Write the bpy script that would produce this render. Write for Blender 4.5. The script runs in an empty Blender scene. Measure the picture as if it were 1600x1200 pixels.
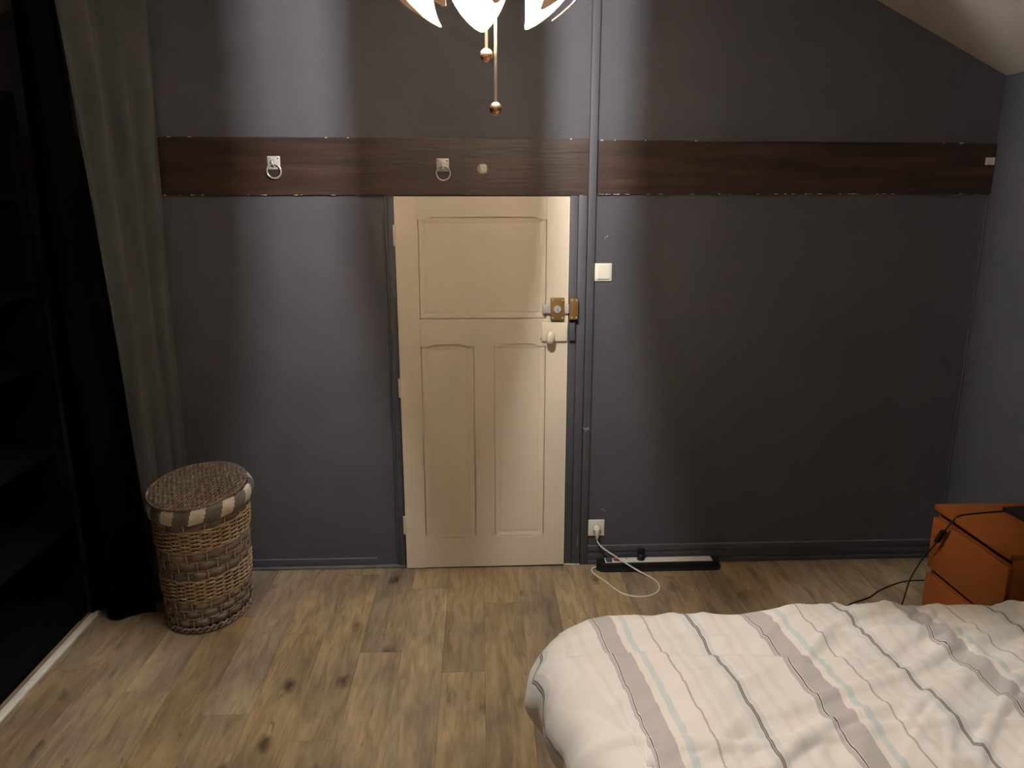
import bpy, math, random
from mathutils import Vector, Matrix, noise
random.seed(7)
PI = math.pi
C = bpy.context.scene.collection
sc = bpy.context.scene

# ------------------------------------------------------------------ camera
EYE = Vector((0.0, -3.447, 1.75))
pitch, yaw, roll = math.radians(13.684), math.radians(2.528), math.radians(0.035)
fw = Vector((math.sin(yaw)*math.cos(pitch), math.cos(yaw)*math.cos(pitch), -math.sin(pitch)))
rt = Vector((math.cos(yaw), -math.sin(yaw), 0)); up = rt.cross(fw)
rt2 = rt*math.cos(roll)+up*math.sin(roll); up2 = -rt*math.sin(roll)+up*math.cos(roll)
cd = bpy.data.cameras.new('camera'); cam = bpy.data.objects.new('camera', cd); C.objects.link(cam)
M4 = Matrix((( rt2.x, up2.x, -fw.x, EYE.x), (rt2.y, up2.y, -fw.y, EYE.y), (rt2.z, up2.z, -fw.z, EYE.z), (0, 0, 0, 1)))
cam.matrix_world = M4
cd.sensor_fit = 'HORIZONTAL'; cd.sensor_width = 36.0; cd.lens = 1200.1/1600*36; cd.clip_start = 0.02
sc.camera = cam
# ------------------------------------------------------------------ world, exposure
w = bpy.data.worlds.new('night'); sc.world = w; w.use_nodes = True
w.node_tree.nodes['Background'].inputs[0].default_value = (0.02, 0.02, 0.03, 1)
w.node_tree.nodes['Background'].inputs[1].default_value = 0.1
vs = sc.view_settings
vs.view_transform = 'Standard'; vs.look = 'None'; vs.gamma = 1.0; vs.use_curve_mapping = False
vs.exposure = 2.48
BULB_STRENGTH = 1150.0
try:
    sc.cycles.use_denoising = True
    sc.cycles.max_bounces = 10; sc.cycles.diffuse_bounces = 6; sc.cycles.transmission_bounces = 6
    sc.cycles.transparent_max_bounces = 12; sc.cycles.sample_clamp_indirect = 6.0
    sc.cycles.caustics_reflective = False
except Exception:
    pass

# ------------------------------------------------------------------ materials
def nodes_of(name):
    m = bpy.data.materials.new(name); m.use_nodes = True
    nt = m.node_tree; b = nt.nodes['Principled BSDF']
    return m, nt, b
def N(nt, typ, **kw):
    n = nt.nodes.new(typ)
    for k, v in kw.items(): setattr(n, k, v)
    return n
def mat(name, col, rough=0.5, metal=0.0, var=0.12, scale=12.0, stretch=(1, 1, 1), bump=0.0, bscale=60.0, spec=0.5, sheen=0.0):
    m, nt, b = nodes_of(name)
    tc = N(nt, 'ShaderNodeTexCoord'); mp = N(nt, 'ShaderNodeMapping'); mp.inputs['Scale'].default_value = stretch
    nt.links.new(tc.outputs['Object'], mp.inputs[0])
    nz = N(nt, 'ShaderNodeTexNoise'); nz.inputs['Scale'].default_value = scale; nz.inputs['Detail'].default_value = 5
    nt.links.new(mp.outputs[0], nz.inputs['Vector'])
    rp = N(nt, 'ShaderNodeValToRGB')
    rp.color_ramp.elements[0].position = 0.3; rp.color_ramp.elements[1].position = 0.7
    rp.color_ramp.elements[0].color = (*[c*(1-var) for c in col], 1); rp.color_ramp.elements[1].color = (*[min(1, c*(1+var)) for c in col], 1)
    nt.links.new(nz.outputs[0], rp.inputs[0]); nt.links.new(rp.outputs[0], b.inputs['Base Color'])
    b.inputs['Roughness'].default_value = rough; b.inputs['Metallic'].default_value = metal
    b.inputs['Specular IOR Level'].default_value = spec
    if sheen: b.inputs['Sheen Weight'].default_value = sheen
    if bump:
        n2 = N(nt, 'ShaderNodeTexNoise'); n2.inputs['Scale'].default_value = bscale; n2.inputs['Detail'].default_value = 4
        nt.links.new(mp.outputs[0], n2.inputs['Vector'])
        bp = N(nt, 'ShaderNodeBump'); bp.inputs['Strength'].default_value = bump; bp.inputs['Distance'].default_value = 0.003
        nt.links.new(n2.outputs[0], bp.inputs['Height']); nt.links.new(bp.outputs[0], b.inputs['Normal'])
    return m
M = {}
M['wall'] = mat('grey_wall_paint', (0.074, 0.074, 0.088), 0.7, var=0.05, scale=3, bump=0.25, bscale=140, stretch=(0.35, 1, 1))
M['trim'] = mat('grey_trim_paint', (0.068, 0.070, 0.082), 0.6, var=0.06, scale=9, bump=0.12, stretch=(1, 1, .2))
M['trim_light'] = mat('rubbed_and_lit_trim', (0.15, 0.155, 0.165), 0.5, var=0.15, scale=15)  # rubbed edges, plus light painted into the baseboard's foot strip
M['ceil'] = mat('cream_ceiling', (0.45, 0.41, 0.36), 0.8, var=0.04, scale=4, bump=0.1)
M['cream_wall'] = mat('cream_wall', (0.84, 0.73, 0.58), 0.8, var=0.04)
M['beam'] = mat('dark_stained_timber', (0.038, 0.0185, 0.0125), 0.42, var=0.55, scale=5, stretch=(0.35, 1, 5), bump=0.4, bscale=18)
M['door'] = mat('cream_door_paint', (0.69, 0.605, 0.485), 0.38, var=0.025, scale=5, bump=0.06, bscale=25, stretch=(1, 1, .25))
M['white'] = mat('white_plastic', (0.80, 0.77, 0.68), 0.3, var=0.02)
M['white_cable'] = mat('white_cable', (0.78, 0.74, 0.68), 0.4, var=0.02)
M['strip_white'] = mat('white_strip', (0.85, 0.83, 0.74), 0.4, var=0.03)
M['brass'] = mat('brown_lock_enamel', (0.22, 0.125, 0.04), 0.38, 0.35, var=0.12, scale=30)
M['steel'] = mat('brushed_steel', (0.55, 0.53, 0.50), 0.4, 0.35, var=0.1, scale=30)
M['chrome'] = mat('chrome', (0.75, 0.74, 0.72), 0.22, 0.55, var=0.05)
M['knob'] = mat('cream_porcelain', (0.62, 0.56, 0.43), 0.2, var=0.03)
M['black'] = mat('black_plastic', (0.010, 0.010, 0.011), 0.42, var=0.1)
M['shelf'] = mat('black_shelf_paint', (0.0026, 0.0032, 0.0032), 0.7, var=0.3, spec=0.06)
M['velvet'] = mat('grey_curtain_cloth', (0.092, 0.093, 0.094), 0.95, var=0.10, scale=14, stretch=(1, 1, .3), bump=0.2, bscale=150, spec=0.1)
M['blackcloth'] = mat('black_curtain_cloth', (0.0025, 0.0025, 0.003), 0.95, var=0.1, spec=0.03)
M['hem'] = mat('dark_hem', (0.03, 0.03, 0.028), 0.9, var=0.1, spec=0.1)
M['orange'] = mat('orange_wood_veneer', (0.25, 0.072, 0.014), 0.45, var=0.10, scale=6, stretch=(1, 1, 8), bump=0.03, spec=0.35)
M['plaster'] = mat('exposed_plaster', (0.62, 0.55, 0.46), 0.9, var=0.25, scale=60)
M['frame_dark'] = mat('dark_bed_fabric', (0.02, 0.018, 0.016), 0.8)
M['mattress'] = mat('white_mattress', (0.6, 0.57, 0.5), 0.9)
M['willow'] = mat('pale_willow', (0.44, 0.33, 0.20), 0.6, var=0.30, scale=40)
M['chip'] = mat('grey_brown_wood_chip', (0.225, 0.185, 0.155), 0.65, var=0.35, scale=22, bump=0.3, stretch=(1, 1, 4))
M['bark'] = mat('brown_wicker', (0.25, 0.195, 0.145), 0.7, var=0.4, scale=50)
M['inner'] = mat('dark_basket_liner', (0.03, 0.022, 0.015), 0.9)
M['cotton_white'] = mat('cream_cotton', (0.68, 0.63, 0.53), 0.9, var=0.08, scale=40, bump=0.2, bscale=80)
M['cotton_brown'] = mat('brown_check_cotton', (0.19, 0.165, 0.145), 0.9, var=0.15, scale=80, bump=0.2, bscale=80)
M['copper'] = mat('copper_ball', (0.75, 0.42, 0.26), 0.22, 0.9, var=0.05)
M['red'] = mat('orange_switch', (0.5, 0.12, 0.05), 0.3)
M['grey_sock'] = mat('grey_socket', (0.06, 0.065, 0.07), 0.4)
M['stone_chip'] = mat('pale_scuff', (0.5, 0.48, 0.45), 0.9, var=0.1)

def petal_material():
    m = bpy.data.materials.new('milky_petal_plastic'); m.use_nodes = True; nt = m.node_tree
    nt.nodes.remove(nt.nodes['Principled BSDF']); out = nt.nodes['Material Output']
    d = N(nt, 'ShaderNodeBsdfDiffuse'); d.inputs[0].default_value = (0.88, 0.76, 0.62, 1)
    t = N(nt, 'ShaderNodeBsdfTranslucent'); t.inputs[0].default_value = (0.90, 0.72, 0.62, 1)
    nz = N(nt, 'ShaderNodeTexNoise'); nz.inputs['Scale'].default_value = 8
    mx = N(nt, 'ShaderNodeMixShader'); mr = N(nt, 'ShaderNodeMapRange')
    mr.inputs['To Min'].default_value = 0.035; mr.inputs['To Max'].default_value = 0.045
    nt.links.new(nz.outputs[0], mr.inputs[0]); nt.links.new(mr.outputs[0], mx.inputs[0])
    nt.links.new(d.outputs[0], mx.inputs[1]); nt.links.new(t.outputs[0], mx.inputs[2]); nt.links.new(mx.outputs[0], out.inputs[0])
    return m
M['petal'] = petal_material()
def glass_material():
    m = bpy.data.materials.new('clear_bulb_glass'); m.use_nodes = True; nt = m.node_tree
    nt.nodes.remove(nt.nodes['Principled BSDF']); out = nt.nodes['Material Output']
    a = N(nt, 'ShaderNodeBsdfTransparent'); a.inputs[0].default_value = (.97, .97, .97, 1); g = N(nt, 'ShaderNodeBsdfGlossy'); g.inputs['Roughness'].default_value = 0.05
    mx = N(nt, 'ShaderNodeMixShader'); mx.inputs[0].default_value = 0.05
    nt.links.new(a.outputs[0], mx.inputs[1]); nt.links.new(g.outputs[0], mx.inputs[2]); nt.links.new(mx.outputs[0], out.inputs[0])
    return m
M['glass'] = glass_material()
def filament_material():
    m = bpy.data.materials.new('glowing_filament'); m.use_nodes = True; nt = m.node_tree
    nt.nodes.remove(nt.nodes['Principled BSDF']); e = N(nt, 'ShaderNodeEmission')
    e.inputs[0].default_value = (1.0, 0.97, 0.94, 1); e.inputs[1].default_value = BULB_STRENGTH
    nt.links.new(e.outputs[0], nt.nodes['Material Output'].inputs[0]); return m
M['filament'] = filament_material()

def floor_material():
    m, nt, b = nodes_of('weathered_oak_vinyl'); L = nt.links.new
    tc = N(nt, 'ShaderNodeTexCoord'); oi = N(nt, 'ShaderNodeObjectInfo')
    off = N(nt, 'ShaderNodeVectorMath', operation='SCALE'); cx = N(nt, 'ShaderNodeCombineXYZ')
    L(oi.outputs['Random'], cx.inputs[0]); L(oi.outputs['Random'], cx.inputs[1]); L(oi.outputs['Random'], cx.inputs[2])
    L(cx.outputs[0], off.inputs[0]); off.inputs['Scale'].default_value = 37.0
    ad = N(nt, 'ShaderNodeVectorMath', operation='ADD'); L(tc.outputs['Object'], ad.inputs[0]); L(off.outputs[0], ad.inputs[1])
    def noise_(sc_, st, det=6, dist=0.0):
        mp = N(nt, 'ShaderNodeMapping'); mp.inputs['Scale'].default_value = st; L(ad.outputs[0], mp.inputs[0])
        n = N(nt, 'ShaderNodeTexNoise'); n.inputs['Scale'].default_value = sc_; n.inputs['Detail'].default_value = det; n.inputs['Distortion'].default_value = dist
        L(mp.outputs[0], n.inputs['Vector']); return n
    big = noise_(2.6, (2.2, 1.0, 1), 5, .4); fine = noise_(7.0, (4.5, 0.7, 1), 8, 0.9); hair = noise_(40, (6, 0.4, 1), 4)
    r1 = N(nt, 'ShaderNodeValToRGB'); e = r1.color_ramp.elements
    e[0].position = 0.30; e[0].color = (0.235, 0.180, 0.118, 1); e[1].position = 0.72; e[1].color = (0.47, 0.335, 0.180, 1)
    x = e.new(0.5); x.color = (0.35, 0.265, 0.165, 1)
    L(big.outputs[0], r1.inputs[0])
    r2 = N(nt, 'ShaderNodeValToRGB'); e = r2.color_ramp.elements
    e[0].position = 0.30; e[0].color = (0.62, 0.60, 0.58, 1); e[1].position = 0.62; e[1].color = (1.05, 1.05, 1.05, 1)
    L(fine.outputs[0], r2.inputs[0])
    mu = N(nt, 'ShaderNodeMix', data_type='RGBA', blend_type='MULTIPLY'); mu.inputs[0].default_value = 1.0
    L(r1.outputs[0], mu.inputs[6]); L(r2.outputs[0], mu.inputs[7])
    r3 = N(nt, 'ShaderNodeValToRGB'); e = r3.color_ramp.elements
    e[0].position = 0.25; e[0].color = (0.86, 0.86, 0.86, 1); e[1].position = 0.7; e[1].color = (1.06, 1.06, 1.06, 1)
    L(hair.outputs[0], r3.inputs[0])
    mu2 = N(nt, 'ShaderNodeMix', data_type='RGBA', blend_type='MULTIPLY'); mu2.inputs[0].default_value = 1.0
    L(mu.outputs[2], mu2.inputs[6]); L(r3.outputs[0], mu2.inputs[7])
    # knots
    mpv = N(nt, 'ShaderNodeMapping'); mpv.inputs['Scale'].default_value = (5.2, 2.9, 1); L(ad.outputs[0], mpv.inputs[0])
    wob = N(nt, 'ShaderNodeTexNoise'); wob.inputs['Scale'].default_value = 6; L(mpv.outputs[0], wob.inputs['Vector'])
    wv = N(nt, 'ShaderNodeVectorMath', operation='SCALE'); wv.inputs['Scale'].default_value = 0.22; L(wob.outputs['Color'], wv.inputs[0])
    ad2 = N(nt, 'ShaderNodeVectorMath', operation='ADD'); L(mpv.outputs[0], ad2.inputs[0]); L(wv.outputs[0], ad2.inputs[1])
    vo = N(nt, 'ShaderNodeTexVoronoi'); vo.inputs['Scale'].default_value = 1.0; L(ad2.outputs[0], vo.inputs['Vector'])
    r4 = N(nt, 'ShaderNodeValToRGB'); e = r4.color_ramp.elements
    e[0].position = 0.035; e[0].color = (0.26, 0.23, 0.22, 1); e[1].position = 0.17; e[1].color = (1, 1, 1, 1)
    L(vo.outputs['Distance'], r4.inputs[0])
    # long dark cracks
    crk = noise_(2.2, (9, 0.9, 1), 3, 1.2)
    r5 = N(nt, 'ShaderNodeValToRGB'); e = r5.color_ramp.elements
    e[0].position = 0.0; e[0].color = (1, 1, 1, 1); e[1].position = 1.0; e[1].color = (1, 1, 1, 1)
    a = e.new(0.662); a.color = (1, 1, 1, 1); a = e.new(0.672); a.color = (0.5, 0.46, 0.43, 1); a = e.new(0.682); a.color = (1, 1, 1, 1)
    L(crk.outputs[0], r5.inputs[0])
    mu3 = N(nt, 'ShaderNodeMix', data_type='RGBA', blend_type='MULTIPLY'); mu3.inputs[0].default_value = 1.0
    L(mu2.outputs[2], mu3.inputs[6]); L(r4.outputs[0], mu3.inputs[7])
    mu4 = N(nt, 'ShaderNodeMix', data_type='RGBA', blend_type='MULTIPLY'); mu4.inputs[0].default_value = 1.0
    L(mu3.outputs[2], mu4.inputs[6]); L(r5.outputs[0], mu4.inputs[7])
    # plank to plank tone
    hs = N(nt, 'ShaderNodeHueSaturation'); mr = N(nt, 'ShaderNodeMapRange')
    fr = N(nt, 'ShaderNodeMath', operation='MULTIPLY'); fr.inputs[1].default_value = 7.31; L(oi.outputs['Random'], fr.inputs[0])
    fq = N(nt, 'ShaderNodeMath', operation='FRACT'); L(fr.outputs[0], fq.inputs[0])
    ms = N(nt, 'ShaderNodeMapRange'); ms.inputs['To Min'].default_value = 0.88; ms.inputs['To Max'].default_value = 1.12
    L(fq.outputs[0], ms.inputs[0]); L(ms.outputs[0], hs.inputs['Saturation'])
    mr.inputs['To Min'].default_value = 0.90; mr.inputs['To Max'].default_value = 1.10
    L(oi.outputs['Random'], mr.inputs[0]); L(mr.outputs[0], hs.inputs['Value']); L(mu4.outputs[2], hs.inputs['Color'])
    L(hs.outputs[0], b.inputs['Base Color']); b.inputs['Roughness'].default_value = 0.5; b.inputs['Specular IOR Level'].default_value = 0.35
    bp = N(nt, 'ShaderNodeBump'); bp.inputs['Strength'].default_value = 0.25; bp.inputs['Distance'].default_value = 0.001
    L(fine.outputs[0], bp.inputs['Height']); L(bp.outputs[0], b.inputs['Normal'])
    return m
M['floor'] = floor_material()

def duvet_material():
    m, nt, b = nodes_of('striped_cotton_satin'); L = nt.links.new
    uv = N(nt, 'ShaderNodeUVMap'); uv.uv_map = 'cloth'
    nz = N(nt, 'ShaderNodeTexNoise'); nz.inputs['Scale'].default_value = 3.2; nz.inputs['Detail'].default_value = 2; L(uv.outputs[0], nz.inputs['Vector'])
    sp = N(nt, 'ShaderNodeSeparateXYZ'); L(uv.outputs[0], sp.inputs[0])
    m1 = N(nt, 'ShaderNodeMath', operation='MULTIPLY_ADD'); L(nz.outputs[0], m1.inputs[0]); m1.inputs[1].default_value = 0.030; L(sp.outputs[0], m1.inputs[2])
    m2 = N(nt, 'ShaderNodeMath', operation='MULTIPLY_ADD'); L(m1.outputs[0], m2.inputs[0]); m2.inputs[1].default_value = 1/0.455; m2.inputs[2].default_value = 5 - (0.325+0.015)/0.455 + 0.1
    fr = N(nt, 'ShaderNodeMath', operation='FRACT'); L(m2.outputs[0], fr.inputs[0])
    rp = N(nt, 'ShaderNodeValToRGB'); cr = rp.color_ramp; cr.interpolation = 'CONSTANT'
    base = (0.81, 0.775, 0.72); base2 = (0.77, 0.73, 0.675); grey = (0.53, 0.49, 0.47); aqua = (0.64, 0.70, 0.67)
    brown = (0.50, 0.44, 0.40); dark = (0.22, 0.18, 0.145); line = (0.10, 0.08, 0.07); pale = (0.83, 0.79, 0.72); aq2 = (0.70, 0.72, 0.68)
    stops = [(-0.0455, base), (-0.015, grey), (-0.004, pale), (-0.0022, line), (0.0012, pale), (0.0035, grey), (0.055, pale), (0.074, aqua), (0.092, pale),
             (0.138, base), (0.144, brown), (0.150, base), (0.172, base2), (0.186, base), (0.200, base2), (0.228, base), (0.255, aq2), (0.2725, dark),
             (0.2755, grey), (0.2775, dark), (0.2805, aq2), (0.294, pale), (0.302, base), (0.335, base2), (0.350, base), (0.375, base2), (0.392, base)]
    els = cr.elements
    while len(els) > 1: els.remove(els[-1])
    first = True
    for p, c in stops:
        pos = (p+0.0455)/0.455
        if first: els[0].position = 0.0; els[0].color = (*c, 1); first = False
        else:
            x = els.new(min(pos, 1.0)); x.color = (*c, 1)
    L(fr.outputs[0], rp.inputs[0]); L(rp.outputs[0], b.inputs['Base Color'])
    b.inputs['Roughness'].default_value = 0.72; b.inputs['Sheen Weight'].default_value = 0.15; b.inputs['Specular IOR Level'].default_value = 0.3
    n2 = N(nt, 'ShaderNodeTexNoise'); n2.inputs['Scale'].default_value = 18; n2.inputs['Detail'].default_value = 3; n2.inputs['Distortion'].default_value = 1.0
    L(uv.outputs[0], n2.inputs['Vector'])
    bp = N(nt, 'ShaderNodeBump'); bp.inputs['Strength'].default_value = 0.35; bp.inputs['Distance'].default_value = 0.004
    L(n2.outputs[0], bp.inputs['Height']); L(bp.outputs[0], b.inputs['Normal'])
    return m
M['duvet'] = duvet_material()

# ------------------------------------------------------------------ mesh helpers
class MB:
    def __init__(s): s.v = []; s.f = []; s.mi = []; s.uv = None
    def add(s, vs_, fs, mi=0):
        o = len(s.v); s.v += [tuple(p) for p in vs_]; s.f += [tuple(i+o for i in f) for f in fs]; s.mi += [mi]*len(fs); return s
    def box(s, x0, x1, y0, y1, z0, z1, b=0.0, mi=0):
        if b <= 0:
            p = [(x, y, z) for z in (z0, z1) for y in (y0, y1) for x in (x0, x1)]
            return s.add(p, [(0, 2, 3, 1), (4, 5, 7, 6), (0, 1, 5, 4), (2, 6, 7, 3), (0, 4, 6, 2), (1, 3, 7, 5)], mi)
        import bmesh
        bm = bmesh.new(); bmesh.ops.create_cube(bm, size=1)
        for q in bm.verts: q.co = Vector(((x0+x1)/2+q.co.x*(x1-x0), (y0+y1)/2+q.co.y*(y1-y0), (z0+z1)/2+q.co.z*(z1-z0)))
        bmesh.ops.bevel(bm, geom=bm.edges[:], offset=b, segments=2, affect='EDGES', profile=0.5)
        bm.verts.index_update()
        s.add([q.co[:] for q in bm.verts], [[q.index for q in f.verts] for f in bm.faces], mi); bm.free(); return s
    def prism_y(s, poly, y0, y1, mi=0):      # poly of (x,z) counterclockwise seen from -y
        n = len(poly); v = [(x, y0, z) for x, z in poly]+[(x, y1, z) for x, z in poly]
        f = [tuple(range(n)), tuple(range(2*n-1, n-1, -1))]+[(i, i+n, (i+1) % n+n, (i+1) % n) for i in range(n)]
        return s.add(v, f, mi)
    def prism_z(s, poly, z0, z1, mi=0):      # poly of (x,y)
        n = len(poly); v = [(x, y, z0) for x, y in poly]+[(x, y, z1) for x, y in poly]
        f = [tuple(range(n-1, -1, -1)), tuple(range(n, 2*n))]+[(i, (i+1) % n, (i+1) % n+n, i+n) for i in range(n)]
        return s.add(v, f, mi)
    def tube(s, pts, r, n=8, closed=False, mi=0, flat=None):
        pts = [Vector(p) for p in pts]; k = len(pts); vs_ = []; ref = None
        for i, p in enumerate(pts):
            a = pts[(i-1) % k] if (closed or i > 0) else p; b = pts[(i+1) % k] if (closed or i < k-1) else p
            t = (b-a).normalized()
            if ref is None:
                ref = Vector((0, 0, 1)) if abs(t.z) < .9 else Vector((1, 0, 0))
            u = (ref-t*ref.dot(t)).normalized(); ref = u; q = t.cross(u)
            rr = r[i] if isinstance(r, (list, tuple)) else r
            for j in range(n):
                a_ = 2*PI*j/n; vs_.append(p+u*rr*math.cos(a_)*(flat or 1)+q*rr*math.sin(a_))
        fs = []
        for i in range(k if closed else k-1):
            for j in range(n):
                fs.append((i*n+j, i*n+(j+1) % n, ((i+1) % k)*n+(j+1) % n, ((i+1) % k)*n+j))
        if not closed: fs += [tuple(range(n-1, -1, -1)), tuple((k-1)*n+j for j in range(n))]
        return s.add(vs_, fs, mi)
    def lathe(s, prof, c=(0, 0, 0), n=24, axis='z', mi=0, sx=1, sy=1):   # prof (r, h)
        vs_ = []; k = len(prof)
        for r, h in prof:
            for j in range(n):
                a = 2*PI*j/n; x, y = r*math.cos(a)*sx, r*math.sin(a)*sy
                p = (x, y, h) if axis == 'z' else ((x, -h, y) if axis == 'y' else (h, x, y))
                vs_.append((c[0]+p[0], c[1]+p[1], c[2]+p[2]))
        fs = [(i*n+j, i*n+(j+1) % n, (i+1)*n+(j+1) % n, (i+1)*n+j) for i in range(k-1) for j in range(n)]
        fs += [tuple(range(n-1, -1, -1)), tuple((k-1)*n+j for j in range(n))]
        return s.add(vs_, fs, mi)
    def sphere(s, c, r, n=16, m=10, sc=(1, 1, 1), mi=0):
        prof = [(max(1e-4, r*math.sin(PI*i/m)), -r*math.cos(PI*i/m)) for i in range(m+1)]
        o = len(s.v); s.lathe(prof, (0, 0, 0), n, mi=mi)
        for i in range(o, len(s.v)):
            p = s.v[i]; s.v[i] = (c[0]+p[0]*sc[0], c[1]+p[1]*sc[1], c[2]+p[2]*sc[2])
        return s
    def sheet(s, grid, closed=False, mi=0):   # grid[i][j]
        nj = len(grid[0]); vs_ = [p for row in grid for p in row]
        fs = [(i*nj+j, i*nj+(j+1) % nj, (i+1)*nj+(j+1) % nj, (i+1)*nj+j) for i in range(len(grid)-1) for j in range(nj if closed else nj-1)]
        return s.add(vs_, fs, mi)
    def build(s, name, mats, parent=None, smooth=False, solid=0.0, recalc=True):
        me = bpy.data.meshes.new(name); me.from_pydata(s.v, [], s.f)
        mats = mats if isinstance(mats, list) else [mats]
        for m_ in mats: me.materials.append(m_)
        me.polygons.foreach_set('material_index', s.mi)
        if recalc:
            import bmesh
            bm = bmesh.new(); bm.from_mesh(me); bmesh.ops.recalc_face_normals(bm, faces=bm.faces[:]); bm.to_mesh(me); bm.free()
        me.update()
        if smooth:
            me.polygons.foreach_set('use_smooth', [True]*len(me.polygons))
            if smooth != 'all':
                try: me.set_sharp_from_angle(angle=math.radians(40))
                except Exception: pass
        o = bpy.data.objects.new(name, me); C.objects.link(o)
        if parent is not None:
            o.parent = parent
            o.matrix_parent_inverse = Matrix.Translation(-(world_loc(parent)))
        if solid:
            md = o.modifiers.new('thick', 'SOLIDIFY'); md.thickness = solid; md.offset = 0
        return o
def world_loc(o):
    l = Vector(o.location)
    return l
def thing(name, label, cat, loc=(0, 0, 0), group=None):
    o = bpy.data.objects.new(name, None); o.empty_display_size = 0.05; C.objects.link(o); o.location = loc
    o['label'] = label; o['category'] = cat
    if group: o['group'] = group
    return o
def tag(o, label, cat, group=None):
    o['label'] = label; o['category'] = cat
    if group: o['group'] = group
    return o
def struct(o, label=None):
    o['kind'] = 'structure'; o['label'] = label or o.name; return o
def part(o, label): o['label'] = label; return o
def smoothpath(pts, n=8):
    pts = [Vector(p) for p in pts]; out = []
    for i in range(len(pts)-1):
        p0 = pts[max(i-1, 0)]; p1 = pts[i]; p2 = pts[i+1]; p3 = pts[min(i+2, len(pts)-1)]
        for k in range(n):
            t = k/n; out.append(0.5*((2*p1)+(p2-p0)*t+(2*p0-5*p1+4*p2-p3)*t*t+(3*p1-p0-3*p2+p3)*t**3))
    out.append(pts[-1]); return out

# ------------------------------------------------------------------ room shell
XL, XR, YF = -2.12, 2.291, -5.0
def zl(x): return 2.518+0.62*(x+1.818)
def zr(x): return 2.262+0.484*(XR-x)
ZT = 2.85; xa = (ZT-2.518)/0.62-1.818; xb = XR-(ZT-2.262)/0.484
gable = [(XL-.1, 0), (XR+.1, 0), (XR+.1, zr(XR+.1)), (xb, ZT), (xa, ZT), (XL-.1, zl(XL-.1))]
wb = struct(MB().prism_y(gable, 0.0, 0.1).build('wall_back', M['wall']), 'dark blue-grey painted gable wall with the cream door')
struct(MB().prism_y(gable, YF-0.1, YF).build('wall_front', M['cream_wall']), 'cream wall behind the viewpoint')
struct(MB().box(XL-.1, XL, YF, 0, 0, zl(XL)).build('wall_left', M['wall']), 'dark wall behind the black shelving')
struct(MB().box(XR, XR+.1, YF, 0, 0, zr(XR)).build('wall_right', M['wall']), 'dark blue-grey knee wall behind the orange chest')
cl = MB()
cl.prism_y([(XR+.1, zr(XR+.1)), (XR+.1, zr(XR+.1)+.1), (xb, ZT+.1), (xb, ZT)], YF-.1, .1)
cl.prism_y([(xb, ZT), (xb, ZT+.1), (xa, ZT+.1), (xa, ZT)], YF-.1, .1)
cl.prism_y([(xa, ZT), (xa, ZT+.1), (XL-.1, zl(XL-.1)+.1), (XL-.1, zl(XL-.1))], YF-.1, .1)
struct(cl.build('ceiling', M['ceil']), 'cream attic ceiling sloping down on both sides')
fl = struct(MB().box(XL-.1, XR+.1, YF-.1, .1, -.06, -.009).build('floor', M['inner']), 'floor of grey-brown weathered oak planks')
# planks: one mesh per cell, laid towards the wall
PW, PL = 0.164, 1.15; g = 0.0006
pm_cache = {}
def plank_mesh(w_, l_):
    key = (round(w_, 3), round(l_, 3))
    if key in pm_cache: return pm_cache[key]
    b_ = 0.0012
    v = [(0, 0, -.009), (w_, 0, -.009), (w_, l_, -.009), (0, l_, -.009), (0, 0, -b_*.6), (w_, 0, -b_*.6), (w_, l_, -b_*.6), (0, l_, -b_*.6),
         (b_, b_, 0), (w_-b_, b_, 0), (w_-b_, l_-b_, 0), (b_, l_-b_, 0)]
    f = [(0, 3, 2, 1), (0, 1, 5, 4), (1, 2, 6, 5), (2, 3, 7, 6), (3, 0, 4, 7), (4, 5, 9, 8), (5, 6, 10, 9), (6, 7, 11, 10), (7, 4, 8, 11), (8, 9, 10, 11)]
    me = bpy.data.meshes.new('plank'); me.from_pydata(v, [], f); me.materials.append(M['floor']); me.update(); pm_cache[key] = me; return me
x = XL; k = 0
while x < XR:
    w_ = min(PW, XR-x)-g; y = 0.0 + (k*0.437 % 1.0)*PL; 
    while y > YF:
        y0 = max(y-PL, YF); y1 = min(y, 0)
        if y1-y0 > 0.05 and w_ > .02 and y1 > -3.6:
            o = bpy.data.objects.new('plank', plank_mesh(w_, y1-y0-g)); C.objects.link(o); o.parent = fl; o.location = (x, y0, 0)
        y -= PL
    x += PW; k += 1

# beam across the wall
def beam(name, x0, x1, zt0, zt1, zb0, zb1, label, seed):
    random.seed(seed); n = 40; top = []; bot = []
    for i in range(n+1):
        t = i/n; x_ = x0+(x1-x0)*t
        top.append((x_, zt0+(zt1-zt0)*t+0.0022*noise.noise(Vector((x_*5, seed, 0)))+.0008*random.uniform(-1, 1)))
        bot.append((x_, zb0+(zb1-zb0)*t+0.0022*noise.noise(Vector((x_*5, seed+9, 0)))+.0008*random.uniform(-1, 1)))
    b = MB().prism_y(bot+top[::-1], -0.012, -0.0005).build(name, M['beam']); struct(b, label)
    c = MB()      # chips of bare plaster along the timber's edges
    for i in range(60 if seed == 1 else 46):
        t = random.random()**(1.0 if seed == 1 else 2.2); x_ = x0+(x1-x0)*t
        if seed == 1 and -0.36 < x_ < 0.40: continue
        low = random.random() < 0.78
        z_ = (zb0+(zb1-zb0)*t) if low else (zt0+(zt1-zt0)*t)
        L_ = random.uniform(.004, .022); h = random.uniform(.001, .0022)
        c.prism_y([(x_, z_-h), (x_+L_*.6, z_-h*1.3), (x_+L_, z_), (x_+L_*.5, z_+h), (x_+.001, z_+h*.6)], -0.0135, -0.004)
    q = c.build('plaster_chips', M['plaster'], b); q['kind'] = 'stuff'; q['label'] = 'specks of bare plaster along the beam edge'
    return b
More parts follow.
